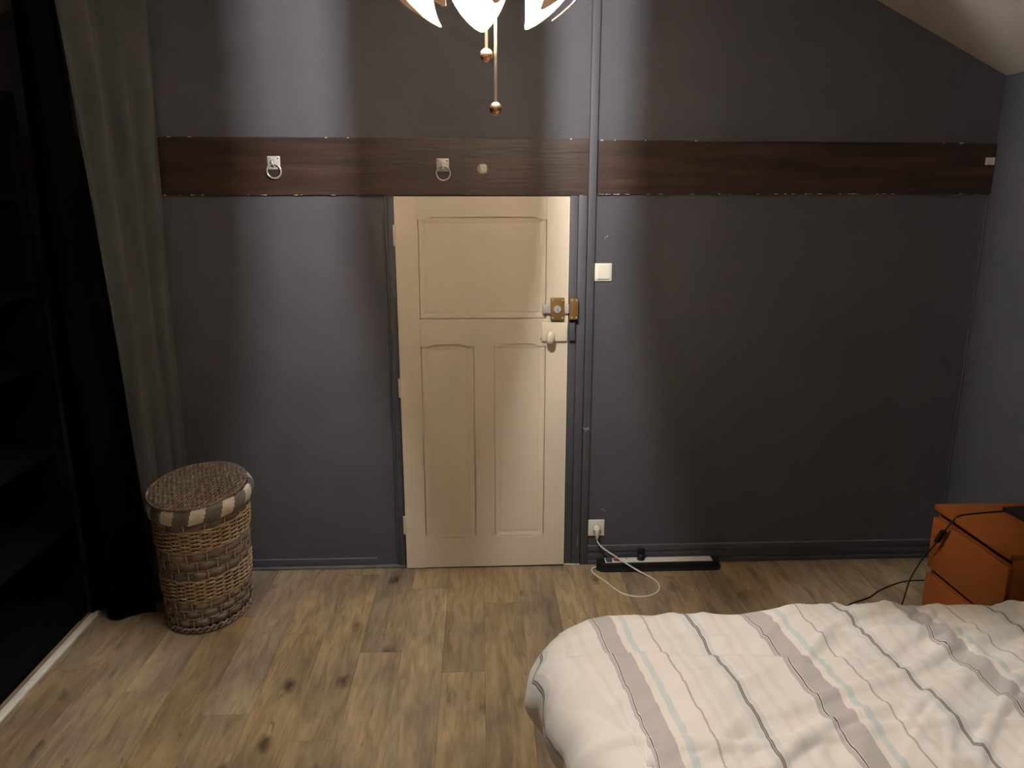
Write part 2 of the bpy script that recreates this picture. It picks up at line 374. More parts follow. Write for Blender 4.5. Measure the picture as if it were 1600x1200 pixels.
beam('trim_1', -2.10, 0.4835, 1.997, 1.992, 1.759, 1.757, 'dark stained timber beam left of the grey vertical batten', 1)
beam('trim_2', 0.524, 2.288, 1.988, 1.980, 1.762, 1.767, 'dark stained timber beam right of the grey vertical batten', 2)
# vertical batten and door casings
b3 = MB(); b3.box(0.4845, 0.519, -0.020, -0.0005, 0.0, zr(0.5)-.03 if zr(.5) < ZT else ZT-.002, .002)
struct(b3.build('trim_3', M['trim'], smooth=True), 'grey painted vertical batten running floor to ceiling')
def casing(name, x0, x1, z1, label, lines):
    b = MB(); xs = [x0]+lines+[x1]
    for i in range(len(xs)-1): b.box(xs[i], xs[i+1]-.0012, -0.014-.003*(i % 2), -0.0005, 0.0, z1, .0016)
    return struct(b.build(name, M['trim'], smooth=True), label)
casing('trim_4', -0.402, -0.362, 1.757, 'grey painted door casing on the hinge side', [-0.392])
casing('trim_5', 0.4035, 0.483, 1.756, 'grey painted door casing on the lock side', [0.443])
MB().box(0.404, 0.482, -.022, -.001, 0.0, 0.006).build('sill_chip', M['plaster'], bpy.data.objects['trim_5'])
# baseboards
b = MB(); b.box(-1.9, -0.50, -0.012, -.0005, 0.017, 0.053, .002); 
bl = struct(b.build('baseboard_left', M['trim'], smooth=True), 'low grey baseboard left of the door')
b = MB(); b.box(-1.9, -0.501, -0.0135, -.004, 0.050, 0.0545, .001); part(b.build('top_edge', M['trim_light'], bl), 'rubbed pale top edge')
b = MB(); b.box(-1.9, -0.36, -0.019, -.0005, 0.0, 0.0165, .006); part(b.build('foot_strip', M['trim_light'], bl, smooth=True), 'rubbed foot strip with light on its bevel painted in')  # paler colour stands in for light caught along the strip's bevel
b = MB(); b.box(0.5205, 2.289, -0.014, -.0005, 0.064, 0.096, .002); b.box(0.5205, 2.289, -0.011, -.0005, 0.022, 0.0615, .002); b.box(0.5205, 2.289, -0.020, -.0005, 0.0, 0.021, .003)
br = struct(b.build('baseboard_right', M['trim'], smooth=True), 'grey trunking baseboard right of the door')
b = MB(); b.box(0.5205, 2.2885, -0.015, -.004, 0.0935, 0.0975, .001); part(b.build('top_edge', M['trim_light'], br), 'rubbed pale top edge')
# corner bead on the right
struct(MB().tube([(2.286, -.004, .1), (2.286, -.004, 1.76)], .004, 6).build('trim_6', M['trim']), 'thin painted plaster bead in the right corner')
# scuffs on the wall paint
def scuff(cx, cz, pts, par=wb, y=-.0008):
    b = MB()
    for (dx, dz, L_, a) in pts:
        c_, s_ = math.cos(a), math.sin(a); w_ = .0011
        q = [(-L_/2, -w_*.4), (0, -w_), (L_/2, -w_*.2), (L_*.2, w_), (-L_*.3, w_*.7)]
        b.prism_y([(cx+dx+u*c_-v*s_, cz+dz+u*s_+v*c_) for u, v in q], y, y+.0006)
    part(b.build('scuff', M['stone_chip'], par), 'pale scuff in the paint')
scuff(.571, 1.580, [(0, 0, .012, .1), (.005, .003, .012, 1.2), (-.005, -.006, .012, 1.5), (.006, .001, .007, 2)])
scuff(.502, .695, [(0, 0, .035, .15), (.004, .003, .028, .9), (-.003, -.004, .03, 1.2), (.008, -.004, .02, 2.6), (-.014, .004, .02, 2.9)], bpy.data.objects['trim_3'], -.0206)
scuff(.600, .276, [(0, 0, .024, -.2), (-.012, .006, .012, .2)])
scuff(.470, .118, [(0, 0, .055, 1.53), (.001, .02, .03, 1.5)], bpy.data.objects['trim_5'], -.0182)

# ------------------------------------------------------------------ door
dr = MB(); XD0, XD1, ZD = -0.3565, 0.4005, 1.7525
door = MB().box(XD0+.004, XD1-.004, -.010, -.001, .012, ZD-.004).build('door_1', M['door'])
struct(door, 'cream painted three-panel door with rim lock and oval knob')
YD = -.030
def piece(name, poly, y0=YD, y1=-.0095): return MB().prism_y(poly, y0, y1).build(name, M['door'], door)
# leaf edges follow the photograph's slightly trapezoid opening
piece('stile', [(XD0, .006), (-.262, .006), (-.262, ZD), (XD0-.004, ZD)])
piece('stile', [(.304, .010), (XD1, .010), (XD1, ZD), (.304, ZD)])
def ogee(x0, x1, z, d=.012, w_=.040):        # notched top edge of a panel, drawn left to right
    pts = [(x0, z-d)]
    for i in range(9):
        t = i/8; pts.append((x0+.034+.028*t, z-d+d*(3*t*t-2*t**3)))
    for i in range(9):
        t = i/8; pts.append((x1-.062+.028*t, z-d*(3*t*t-2*t**3)))
    pts.append((x1, z-d)); return pts
T = ogee(-.2615, .3035, 1.666)
piece('rail', T+[(.3035, ZD), (-.2615, ZD)])
piece('mullion', [(-.020, .166), (.068, .166), (.068, 1.1), (-.020, 1.1)])
lo1 = ogee(-.2615, -.0205, 1.104); lo2 = ogee(.0685, .3035, 1.105)
piece('rail', [(-.2615, 1.218), ]+lo1+[(-.0205, 1.1), (.0685, 1.1)]+lo2+[(.3035, 1.218)])
piece('rail', [(-.2615, .008), (.3035, .010), (.3035, .168), (.255, .160), (.118, .160), (.0685, .168), (-.0205, .168), (-.07, .158), (-.21, .158), (-.2615, .168)])
def field(name, x0, x1, z0, z1, ins):
    # sunk moulding then a slightly raised field
    def ring(a, y): return [(x0+a, y, z0+a), (x1-a, y, z0+a), (x1-a, y, z1-a), (x0+a, y, z1-a)]
    rows = [ring(0, -.0170), ring(.004, -.0240), ring(.010, -.0245), ring(ins-.004, -.0215), ring(ins-.001, -.0205), ring(ins, -.0235), ring(ins+.012, -.0235)]
    b = MB().sheet(rows, closed=True); n = len(b.v); b.add([], []); b.f.append((n-4, n-3, n-2, n-1)); b.mi.append(0)
    return b.build(name, M['door'], door)
field('panel', -.2615, .3035, 1.2185, 1.668, .030)
field('panel', -.2615, -.0205, .157, 1.106, .030)
field('panel', .0685, .3035, .159, 1.107, .030)
for z0, z1 in ((1.542, 1.634), (.860, .948), (.186, .278)):
    b = MB(); b.lathe([(.0058, z0), (.0062, z0+.002), (.0062, (z0+z1)/2-.001), (.0045, (z0+z1)/2), (.0062, (z0+z1)/2+.001), (.0062, z1-.002), (.003, z1)], (XD0-.0055, YD-.003, 0), 12)
    b.box(XD0-.004, XD0+.022, YD-.002, YD+.004, z0+.004, z1-.004, .001)
    b.build('hinge', M['door'], door, smooth=True)
MB().box(XD1-.0005, XD1+.002, YD-.0012, -.002, .010, ZD-.003).build('edge', M['strip_white'], door)['label'] = 'bare white door edge'
# deadbolt
lk = thing('deadbolt_lock', 'brown rim deadbolt with round cylinder bridging door and frame above the knob', 'lock', (.352, YD, 1.264))
def scr(b, x_, z_, y): b.lathe([(.0033, 0), (.0033, .0012), (.0018, .0018)], (x_, y, z_), 10, axis='y', mi=1)
b = MB().box(.323, .384, YD-.022, YD, 1.214, 1.313, .002)
for sx, sz in ((.332, 1.304), (.376, 1.304), (.332, 1.224), (.376, 1.224)): scr(b, sx, sz, YD-.022)
b.build('lock_case', [M['brass'], M['steel']], lk, smooth=True)
b = MB().lathe([(.0175, 0), (.0175, .004), (.0155, .0065), (.0001, .0065)], (.352, YD-.022, 1.263), 24, axis='y')
cy = b.build('lock_cylinder', M['chrome'], lk, smooth=True)
MB().lathe([(.0075, .0062), (.0075, .009), (.0001, .009)], (.3525, YD-.022, 1.266), 16, axis='y').build('key_plug', M['chrome'], lk, smooth=True)
MB().box(.3513, .3537, YD-.0316, YD-.0305, 1.254, 1.271).build('keyhole', M['black'], lk)
MB().box(.287, .3235, YD-.016, YD, 1.243, 1.284, .002).build('bolt', M['steel'], lk, smooth=True)
MB().box(.3835, .405, YD-.014, YD-.002, 1.243, 1.284, .001).build('bolt_tip', M['steel'], lk, smooth=True)
b = MB().box(.407, .446, YD-.022, -.0172, 1.216, 1.312, .002)
for sx, sz in ((.418, 1.303), (.438, 1.303), (.418, 1.226), (.438, 1.226)): scr(b, sx, sz, YD-.022)
b.build('keeper', [M['brass'], M['steel']], lk, smooth=True)
# old rim latch with oval knob
lt = thing('rim_latch', 'cream painted box latch with an oval porcelain knob below the brown lock', 'latch', (.34, YD, 1.16))
MB().box(.284, .399, YD-.014, YD, 1.117, 1.203, .0015).build('latch_case', M['door'], lt, smooth=True)
b = MB().lathe([(.0095, 0), (.011, .006), (.007, .012), (.007, .03)], (.321, YD-.014, 1.146), 16, axis='y'); b.build('spindle', M['knob'], lt, smooth=True)
MB().sphere((.320, YD-.050, 1.141), 1, 20, 14, (.0205, .017, .031)).build('door_knob', M['knob'], lt, smooth='all')
MB().box(.4105, .436, -.034, -.0172, 1.117, 1.199, .0015).build('latch_keeper', M['trim'], lt, smooth=True)
MB().lathe([(.0035, 0), (.0035, .002)], (.281, YD, 1.128), 10, axis='y').build('screw', M['bark'], lt)

# ------------------------------------------------------------------ switch, socket
sw = thing('light_switch', 'square white rocker light switch on the wall right of the batten', 'switch', (.558, 0, 1.42))
b = MB().box(.518+.003, .5995, -.009, -.0005, 1.383, 1.463, .0028); b.build('switch_plate', M['white'], sw, smooth=True)
b = MB().prism_y([(.5345, 1.394), (.5875, 1.394), (.5875, 1.452), (.5345, 1.452)], -.013, -.008)
b.v = [(x_, y_-(.0025 if (z_ < 1.4 and y_ < -.01) else 0), z_) for x_, y_, z_ in b.v]; b.build('rocker', M['white'], sw)
st = thing('wall_socket', 'square white power socket low on the wall above the baseboard', 'socket', (.561, 0, .19))
b = MB().box(.522, .6015, -.010, -.0005, .147, .230, .003); b.build('socket_plate', M['white'], st, smooth=True)
MB().lathe([(.026, .009), (.026, .0125), (.0225, .0125), (.021, .0105), (.0001, .0105)], (.563, 0, .186), 28, axis='y').build('socket_ring', M['white'], st, smooth=True)

# ------------------------------------------------------------------ rings on the beam
def ring_thing(cx, cz, label, tilt):
    t = thing('wall_ring', label, 'ring', (cx, -.012, cz), 'iron rings on the beam')
    MB().box(cx-.027, cx+.026, -.0155, -.0121, cz-.024, cz+.030, .0008).build('back_plate', M['steel'], t, smooth=True)
    for sx, sz in ((cx-.019, cz+.022), (cx+.018, cz+.021)):
        MB().lathe([(.0042, 0), (.0042, .0012), (.002, .002)], (sx, -.0155, sz), 10, axis='y').build('screw', M['bark'], t)
    pts = [(cx-.002, -.0155, cz+.016), (cx-.004, -.027, cz+.014), (cx-.004, -.033, cz+.003), (cx-.001, -.028, cz-.008), (cx+.001, -.019, cz-.011), (cx+.001, -.0155, cz-.008)]
    MB().tube(smoothpath(pts, 5), .0032, 8).build('hook_eye', M['steel'], t, smooth='all')
    r = .0295; pts = [(cx+tilt+r*math.sin(2*PI*i/40), -.0235-.002*math.cos(2*PI*i/40), cz-.032+r*math.cos(2*PI*i/40)) for i in range(40)]
    MB().tube(pts, .0035, 8, closed=True).build('ring', M['chrome'], t, smooth='all')
ring_thing(-.861, 1.888, 'steel ring on a square plate near the curtain end of the beam', 0)
ring_thing(-.146, 1.880, 'steel ring on a square plate on the beam above the door', .001)
s = thing('square_peg_cap', 'small pale square cap in a round hole on the beam above the door', 'cap', (.026, -.012, 1.868))
MB().lathe([(.0235, 0), (.0235, .001), (.019, .001), (.0001, .0006)], (.025, -.0121, 1.868), 24, axis='y').build('round_rim', M['bark'], s)
b = MB().box(.0125, .0405, -.019, -.0125, 1.852, 1.885, .002); b.build('cap', M['stone_chip'], s, smooth=True)
MB().lathe([(.008, 0), (.008, .0015), (.004, .0015), (.0001, .0005)], (.0265, -.019, 1.870), 14, axis='y').build('boss', M['plaster'], s, smooth=True)
s = thing('square_bracket', 'small pale square bracket at the right end of the beam', 'bracket', (2.262, -.012, 1.905))
MB().box(2.244, 2.2865, -.0155, -.0125, 1.889, 1.921, .001).build('back_plate', M['plaster'], s)
MB().box(2.250, 2.264, -.024, -.0155, 1.889, 1.905, .001).build('tab', M['steel'], s)

# ------------------------------------------------------------------ plug, power strip, white cable
ps = thing('power_strip', 'long black power strip with a white top on the floor below the socket', 'power strip', (.86, -.058, 0))
def capsule(x0, x1, yc, r, n=10):
    pts = [(x1-r+r*math.cos(a), yc+r*math.sin(a)) for a in [(-PI/2+PI*i/n) for i in range(n+1)]]
    pts += [(x0+r+r*math.cos(a), yc+r*math.sin(a)) for a in [(PI/2+PI*i/n) for i in range(n+1)]]
    return pts
def cap_body(x0, x1, yc, r, z0, z1, bev=.006):
    rows = []
    for z_, ins in ((z0, 0), (z1-bev, 0), (z1-bev*.3, bev*.3), (z1, bev)):
        rows.append([(x_, y_, z_) for x_, y_ in capsule(x0+ins, x1-ins, yc, r-ins)])
    b = MB().sheet(rows, closed=True); n = len(rows[0]); b.f.append(tuple(range(n-1, -1, -1))); b.mi.append(0); k = len(b.v); b.f.append(tuple(range(k-n, k))); b.mi.append(0)
    return b
cap_body(.556, 1.168, -.064, .040, 0, .014, .003).build('base', M['black'], ps, smooth=True)
cap_body(.560, 1.162, -.059, .034, .0135, .040).build('body', M['black'], ps, smooth=True)
MB().box(.600, 1.122, -.084, -.034, .0385, .0415, .001).build('top_plate', M['white'], ps)
MB().box(.606, .634, -.080, -.039, .0415, .0425).build('rating_label', M['grey_sock'], ps)
b = MB(); b.prism_z([(.643, -.072), (.670, -.072), (.672, -.048), (.645, -.048)], .0415, .046); b.build('rocker', M['red'], ps)
MB().lathe([(.004, 0), (.004, .001)], (.707, -.046, .0415), 10).build('indicator', M['black'], ps)
for x_ in (.86, .925, .99, 1.055):
    b = MB().lathe([(.0185, 0), (.0185, .0006), (.0172, .0006), (.017, .0003), (.0001, .0003)], (x_, -.059, .0415), 24)
    b.build('outlet', M['white'], ps, smooth=True)
pg = thing('black_plug', 'black round plug standing in the white-topped power strip', 'plug', (.775, -.057, .0415))
b = MB().lathe([(.0185, .0415), (.0195, .046), (.0195, .062), (.016, .070), (.014, .072)], (.776, -.057, 0), 20); b.build('plug_body', M['black'], pg, smooth=True)
b = MB().box(.758, .795, -.066, -.046, .070, .098, .006); b.build('grip', M['black'], pg, smooth=True)
wp = thing('white_plug_cable', 'white plug in the wall socket with its cable looping over the floor', 'cable', (.563, -.03, .18))
b = MB().lathe([(.0185, .0125), (.0190, .020), (.0175, .028), (.012, .034)], (.563, 0, .186), 20, axis='y'); b.build('plug_body', M['white'], wp, smooth=True)
MB().tube(smoothpath([(.563, -.033, .190), (.563, -.038, .175), (.563, -.036, .155), (.5635, -.034, .143)], 4), [.0125-.0005*i for i in range(13)], 12).build('plug_grip', M['white'], wp, smooth='all')
path = [(.5635, -.034, .146), (.565, -.034, .130), (.580, -.040, .108), (.612, -.056, .087), (.652, -.076, .066), (.698, -.100, .042), (.742, -.120, .020), (.785, -.150, .006), (.810, -.185, .0036),
        (.824, -.235, .0036), (.812, -.290, .0036), (.770, -.334, .0036), (.700, -.345, .0036), (.634, -.307, .0036), (.588, -.215, .0036), (.543, -.128, .0036), (.532, -.085, .0045), (.545, -.068, .008), (.562, -.066, .010)]
MB().tube(smoothpath(path, 7), .0036, 8).build('cable', M['white_cable'], wp, smooth='all')

# ------------------------------------------------------------------ bedside chest, lamp cord
CZ, CX0, CX1, CY0, CY1 = .556, 1.82, 2.284, -1.100, -.648
ch = thing('bedside_chest', 'orange wood veneer bedside chest with two drawers beyond the bed', 'chest', ((CX0+CX1)/2, (CY0+CY1)/2, 0))
MB().box(CX0, CX1, CY0, CY1, .534, CZ, .0015).build('top', M['orange'], ch, smooth=True)
MB().box(CX0+.022, CX1, CY0+.001, CY0+.017, 0, .534, .001).build('side_panel', M['orange'], ch, smooth=True)
MB().box(CX0+.022, CX1, CY1-.017, CY1-.001, 0, .534, .001).build('side_panel', M['orange'], ch, smooth=True)
MB().box(CX1-.012, CX1-.002, CY0+.017, CY1-.017, .02, .534).build('back_panel', M['orange'], ch)
MB().box(CX0+.03, CX0+.045, CY0+.017, CY1-.017, .0, .05).build('plinth', M['orange'], ch)
for z0, z1 in ((.288, .502), (.040, .258)):
    d = MB().box(CX0+.001, CX0+.019, CY0+.001, CY1-.001, z0, z1, .002).build('drawer', M['orange'], ch, smooth=True)
    MB().box(CX0+.019, CX1-.03, CY0+.022, CY1-.022, z0+.02, z1-.03).build('drawer_box', M['orange'], d)
    MB().box(CX0+.019, CX0+.028, CY0+.018, CY1-.018, z1-.02, z1+.006).build('finger_rail', M['orange'], d)
lp = thing('bedside_lamp', 'black table lamp base at the right end of the orange chest', 'lamp', (2.14, -.80, CZ))
rl = MB().prism_z([(2.045, -.725), (2.06, -.880), (2.25, -.885), (2.25, -.715)], CZ+.0005, CZ+.016); rl.build('base', M['black'], lp)
MB().tube([(2.15, -.80, CZ+.015), (2.15, -.80, CZ+.30)], .008, 10).build('stem', M['black'], lp, smooth='all')
MB().lathe([(.105, CZ+.26), (.075, CZ+.44), (.073, CZ+.44), (.103, CZ+.26)], (2.165, -.80, 0), 28).build('lamp_shade', M['black'], lp, smooth=True)
cp = [(2.048, -.738, CZ+.006), (1.985, -.745, CZ+.004), (1.920, -.755, CZ+.004), (1.866, -.765, CZ+.004), (1.826, -.782, CZ+.003), (1.808, -.780, .532), (1.802, -.768, .505), (1.798, -.750, .468), (1.795, -.728, .425),
      (1.792, -.700, .380), (1.788, -.670, .330), (1.784, -.640, .27), (1.78, -.613, .20), (1.776, -.60, .12), (1.765, -.60, .06), (1.745, -.62, .012), (1.72, -.66, .004), (1.70, -.75, .0035)]
MB().tube(smoothpath(cp, 5), .0030, 8).build('cord', M['black'], lp, smooth='all')
b = MB().box(-.011, .011, -.0075, .0075, -.034, .034, .004)
dirv = (Vector((1.800, -.762, .495))-Vector((1.794, -.728, .425))).normalized(); mid = Vector((1.797, -.744, .460))
q = Vector((0, 0, 1)).rotation_difference(dirv)
b.v = [tuple(mid+q @ Vector(p)) for p in b.v]
b.build('cord_switch', M['black'], lp, smooth=True)
fc = [(1.823, -.70, .0034), (1.86, -.40, .0034), (2.06, -.262, .0034), (1.987, -.255, .0034), (1.90, -.290, .0034), (1.809, -.343, .0034), (1.750, -.390, .0034), (1.700, -.415, .0034), (1.655, -.435, .0034), (1.615, -.462, .0034), (1.60, -.53, .0034), (1.60, -.66, .0034)]
fc = [(2.25, -.26, .0034), (2.08, -.250, .0034), (1.987, -.255, .0034), (1.90, -.290, .0034), (1.809, -.343, .0034), (1.750, -.390, .0034), (1.700, -.415, .0034), (1.655, -.435, .0034), (1.615, -.462, .0034), (1.59, -.53, .0034), (1.60, -.66, .0034), (1.60, -.90, .0034)]
tag(MB().tube(smoothpath(fc, 6), .0034, 8).build('black_cable', M['black'], smooth='all'), 'thin black cable wandering over the floor left of the orange chest', 'cable')

# ------------------------------------------------------------------ bed and duvet
bed = thing('bed', 'low dark bed frame with a mattress under the striped duvet', 'bed', (1.25, -2.15, 0))
MB().box(.34, 2.26, -2.83, -1.47, .14, .27, .01).build('bed_base', M['frame_dark'], bed, smooth=True)
MB().prism_z([(2.26, -2.83), (2.26, -1.46)]+[(.31+.16-.16*math.sin(a), -1.46-.16+.16*math.cos(a)) for a in [PI/2*i/8 for i in range(9)]]+[(.31+.16-.16*math.cos(a), -2.83+.16-.16*math.sin(a)) for a in [PI/2*i/8 for i in range(9)]], .27, .45).build('mattress', M['mattress'], bed, smooth=True)
for x_, y_ in ((.40, -1.53), (.40, -2.75), (2.18, -1.53), (2.18, -2.75)):
    MB().lathe([(.026, .0), (.032, .14)], (x_, y_, 0), 16).build('leg', M['black'], bed, smooth=True)
def duvet():
    X0, X1, Y0, Y1 = .225, 2.262, -2.80, -1.455      # flat top region
    RC = .20; R = .095
    u0, u1, v0, v1 = X0-.32, X1-.004, Y0-.30, Y1+.30
    nu, nv = 300, 230
    us = [u0+(u1-u0)*i/nu for i in range(nu+1)]; vs_ = [v0+(v1-v0)*j/nv for j in range(nv+1)]
    P = []; UV = []
    cxr, cyr = X0+RC, None
    for u in us:
        row = []
        for v in vs_:
            # nearest point on the rounded rectangle (rounded at the foot end only)
            nx = max(X0+RC-u, 0.0); ny = 0.0; px, py = u, v
            if v > Y1-RC: ny = v-(Y1-RC)
            elif v < Y0+RC: ny = v-(Y0+RC)
            L_ = math.hypot(nx, ny)
            d = L_-RC
            rip = 0.0
            if d > 0:
                dx, dy = -nx/L_, ny/L_
                bx, by = u-dx*d, v-dy*d
                th = d/R; tm = 2.15
                if th < tm: out, dz = R*math.sin(th), R*(1-math.cos(th))
                else:
                    ex = d-R*tm; out = R*math.sin(tm)+ex*math.cos(tm); dz = R*(1-math.cos(tm))+ex*math.sin(tm)
                ang = math.atan2(dy, dx)
                per = (v*1.0+ang*.25) if abs(dx) > abs(dy) else (u*1.0+ang*.25)
                k_ = min(1, d/.28)**1.3; corner = math.exp(-((abs(ang)-2.3)/.55)**2)
                rip = (.017+.020*corner)*k_*math.sin(per*41+2.6*noise.noise(Vector((per*3, d*2, 0))))+.020*k_*noise.noise(Vector((per*11, d*8, 4)))+.010*k_*noise.noise(Vector((per*26, d*16, 9)))
                px, py = bx+dx*(out+rip), by+dy*(out+rip); z_ = .545-dz
            else:
                z_ = .545
            hw = min(1, max(0, (X0+.16-u)/.16)); hw = hw*hw*(3-2*hw)
            # puffiness, wrinkles
            a = Vector((u*1.3, v*1.6, .3)); puff = .020*noise.noise(a)+.009*noise.noise(a*2.6)
            e = Vector(((u*.93+v*.36)*1.5, (-u*.36+v*.93)*7.5, 1.7)); e2 = Vector(((u*.80+v*.6)*2.3+5, (-u*.6+v*.80)*11, 3.1))
            wx = Vector((noise.noise(Vector((u*3, v*3, 7))), noise.noise(Vector((u*3, v*3, 17))), 0))*.45
            rg = (1-abs(noise.noise(e+wx))*2.6); rg2 = (1-abs(noise.noise(e2+wx*1.3))*2.6)
            amp = .35+.65*min(1, max(0, (u-.45)/.6))
            e3 = Vector(((u*.62+v*.78)*3.1+2, (-u*.78+v*.62)*16, 6.1)); rg3 = (1-abs(noise.noise(e3+wx*1.1))*3.4)
            msk = max(0, noise.noise(Vector((u*2.1, v*2.1, 31)))*2+.25)
            wr = .016*max(rg, 0)**2.4*amp+.013*max(rg2, 0)**2.6*amp+.010*max(rg3, 0)**2.2*amp*msk
            # two crosswise fold creases
            c1 = -1.672+.018*math.sin(u*4)-.03*(u-.4)*(u > .4); c2 = -1.985+.012*math.sin(u*7+1)+.045*max(0, u-.6)
            f1 = math.exp(-((v-c1)/.008)**2)*.009*max(0, min(1, (1.25-u)/.4)); f2 = math.exp(-((v-c2)/.012)**2)*.007
            st = .006/(1+math.exp(-(v-c1)/.006))*max(0, min(1, (1.3-u)/.5))
            fall = 1 if d <= 0 else math.exp(-d*7)
            z_ += (puff+wr+f1+f2-st)*fall+.0055*math.sin(u*23+2*noise.noise(Vector((u*3, 0, 0))))*math.exp(-((v-Y1)/.10)**2)
            if d > 0:
                s_ = (wr*1.2)*(1-fall); px += dx*s_; py += dy*s_
            px += hw*(.014+.075*min(1.25, max(0, (-1.66-v)/.32)))
            if px > XR-.012: px = XR-.012
            row.append((px, py, max(z_, .06)))
            h2 = min(1, max(0, (.27-u)/.17)); h2 = h2*h2*(3-2*h2)
            UV.append((u+h2*(.010+.045/(1+math.exp((v+1.62)/.010))+.050/(1+math.exp((v+1.74)/.010)))-.065*(-1.38-v)+.0035*math.tanh((v-c1)/.006), v))
        P.append(row)
    b = MB().sheet(P)
    me = bpy.data.meshes.new('duvet'); me.from_pydata(b.v, [], b.f); me.materials.append(M['duvet'])
    ul = me.uv_layers.new(name='cloth'); vi = [0]*len(me.loops); me.loops.foreach_get('vertex_index', vi)
    flat = []
    for i in vi: flat += UV[i]
    ul.data.foreach_set('uv', flat); me.polygons.foreach_set('use_smooth', [True]*len(me.polygons)); me.update()
    o = bpy.data.objects.new('duvet', me); C.objects.link(o)
    md = o.modifiers.new('thick', 'SOLIDIFY'); md.thickness = .012; md.offset = -1
    return o
tag(duvet(), 'rumpled cream duvet with grey, aqua and dark stripes spread over the bed', 'duvet')

# ------------------------------------------------------------------ black shelving and the white strip
su = thing('black_shelf_unit', 'tall black open shelving along the left wall', 'shelves', (-1.9, -1.4, 0))
SX, SB = -1.70, -2.10
for y1, y0 in ((-.370, -.440), (-1.30, -1.33), (-2.2, -2.23)):
    MB().box(SB, SX, y0, y1, 0, 2.12, .001).build('upright', M['shelf'], su)
MB().box(SB, SB+.012, -2.2, -.44, 0, 2.12).build('back_panel', M['shelf'], su)
for z_ in (.105, .435, .774, 1.126, 1.401, 1.755, 2.105):
    for y1, y0 in ((-.4405, -1.2995), (-1.3305, -2.1995)):
        MB().box(SB+.0125, SX+.002, y0, y1, z_-.022, z_, .001).build('shelf', M['shelf'], su)
MB().box(SX-.03, SX-.005, -2.199, -.4405, 0, .082).build('plinth', M['shelf'], su)
b = MB().box(-1.676, -1.647, -2.9, -.372, .0002, .012, .002)
struct(b.build('trim_7', M['strip_white'], smooth=True), 'white strip on the floor along the foot of the black shelving')

# ------------------------------------------------------------------ curtains
def lerp(a, b_, t): return a+(b_-a)*t
def grey_curtain():
    rows = []; nz, ns = 60, 110; zb, zt = .03, 2.60
    for i in range(nz+1):
        t = i/nz; z_ = lerp(zb, zt, t); row = []
        ex, ey = lerp(-1.418, -1.505, t), lerp(-.33, -.37, t)
        for j in range(ns+1):
            s_ = j/ns
            x_ = lerp(lerp(-1.362, -1.318, t)+.006*math.sin(z_*3), ex, s_); y_ = lerp(-.035, ey, s_)
            ph = s_*2*PI*2.9+.7*math.sin(z_*1.3)*s_+1.1*noise.noise(Vector((s_*2, z_*.5, 2)))
            amp = (.022+.012*t)*(0.5+.5*min(1, s_*5))*(1-.35*noise.noise(Vector((s_*5, z_*.9, 0))))
            o_ = amp*(math.sin(ph)+.30*math.sin(2*ph+1.3+z_))
            o_ += .006*noise.noise(Vector((s_*9, z_*3, 5)))
            # normal of the path points into the room (+x, -y)
            row.append((x_+o_*.86, y_-o_*.35, z_))
        rows.append(row)
    return MB().sheet(rows)
cg = thing('grey_curtain', 'long charcoal grey curtain bunched beside the wall behind the wicker basket', 'curtain', (-1.40, -.2, 0))
grey_curtain().build('curtain_cloth', M['velvet'], cg, smooth='all', solid=.003)
for i in range(7):
    s_ = (i+.5)/7; MB().tube([(lerp(-1.32, -1.50, s_)+.013*math.cos(a), lerp(-.04, -.37, s_), 2.605+.013*math.sin(a)) for a in [2*PI*k/12 for k in range(12)]], .002, 6, closed=True).build('curtain_ring', M['black'], cg)
tag(MB().tube([(-1.312, -.002, 2.607), (-1.50, -.36, 2.607), (-1.53, -.42, 2.607), (-1.62, -.8, 2.607), (-1.62, -2.2, 2.607)], .008, 10).build('curtain_rail', M['black'], smooth=True), 'black rail carrying the curtains above the left side', 'rail')
cb = thing('black_curtain', 'black curtain hanging to the floor at the end of the black shelving', 'curtain', (-1.53, -.39, 0))
hem = smoothpath([(-1.668, -.398, 0), (-1.652, -.345, 0), (-1.615, -.331, 0), (-1.585, -.372, 0), (-1.584, -.430, 0), (-1.54, -.445, 0), (-1.502, -.412, 0), (-1.450, -.385, 0), (-1.408, -.386, 0)], 9)
rows = []; nz = 40
for i in range(nz+1):
    t = i/nz; z_ = lerp(.004, 2.58, t); row = []; cx_ = lerp(-1.41, -1.512, t**.9); sq = lerp(1.0, .52, t)
    for j, p in enumerate(hem):
        row.append((cx_+(p.x+1.408)*sq+.004*math.sin(z_*4+j*.3), -.387+(p.y+.387)*(1-.25*t)+.006*math.sin(z_*3+j*.2), z_))
    rows.append(row)
MB().sheet(rows).build('curtain_cloth', M['blackcloth'], cb, smooth='all', solid=.003)
MB().tube([(p.x, p.y, .0045) for p in hem], .0028, 6).build('hem', M['hem'], cb, smooth='all')

# ------------------------------------------------------------------ wicker laundry basket
bc = Vector((-1.19, -.335)); BROT = 1.62
bk = thing('laundry_basket', 'oval wicker laundry basket with lid and checked fabric rim by the curtain', 'basket', (bc.x, bc.y, 0))
def ell(phi, z_, off=0.0):
    t = z_/.55; a = lerp(.226, .254, t)+off; b_ = lerp(.166, .186, t)+off
    u, v = a*math.cos(phi), b_*math.sin(phi); c_, s_ = math.cos(BROT), math.sin(BROT)
    return (bc.x+lerp(0, .006, t)+u*c_-v*s_, bc.y+lerp(0, .0, t)+u*s_+v*c_, z_)
NS = 30
ph = lambda k: 2*PI*k/NS
b = MB().sheet([[ell(2*PI*j/60, z_, -.008) for j in range(60)] for z_ in (.006, .2, .4, .545)], closed=True)
b.f.append(tuple(range(59, -1, -1))); b.mi.append(0); b.build('liner', M['inner'], bk, smooth='all')
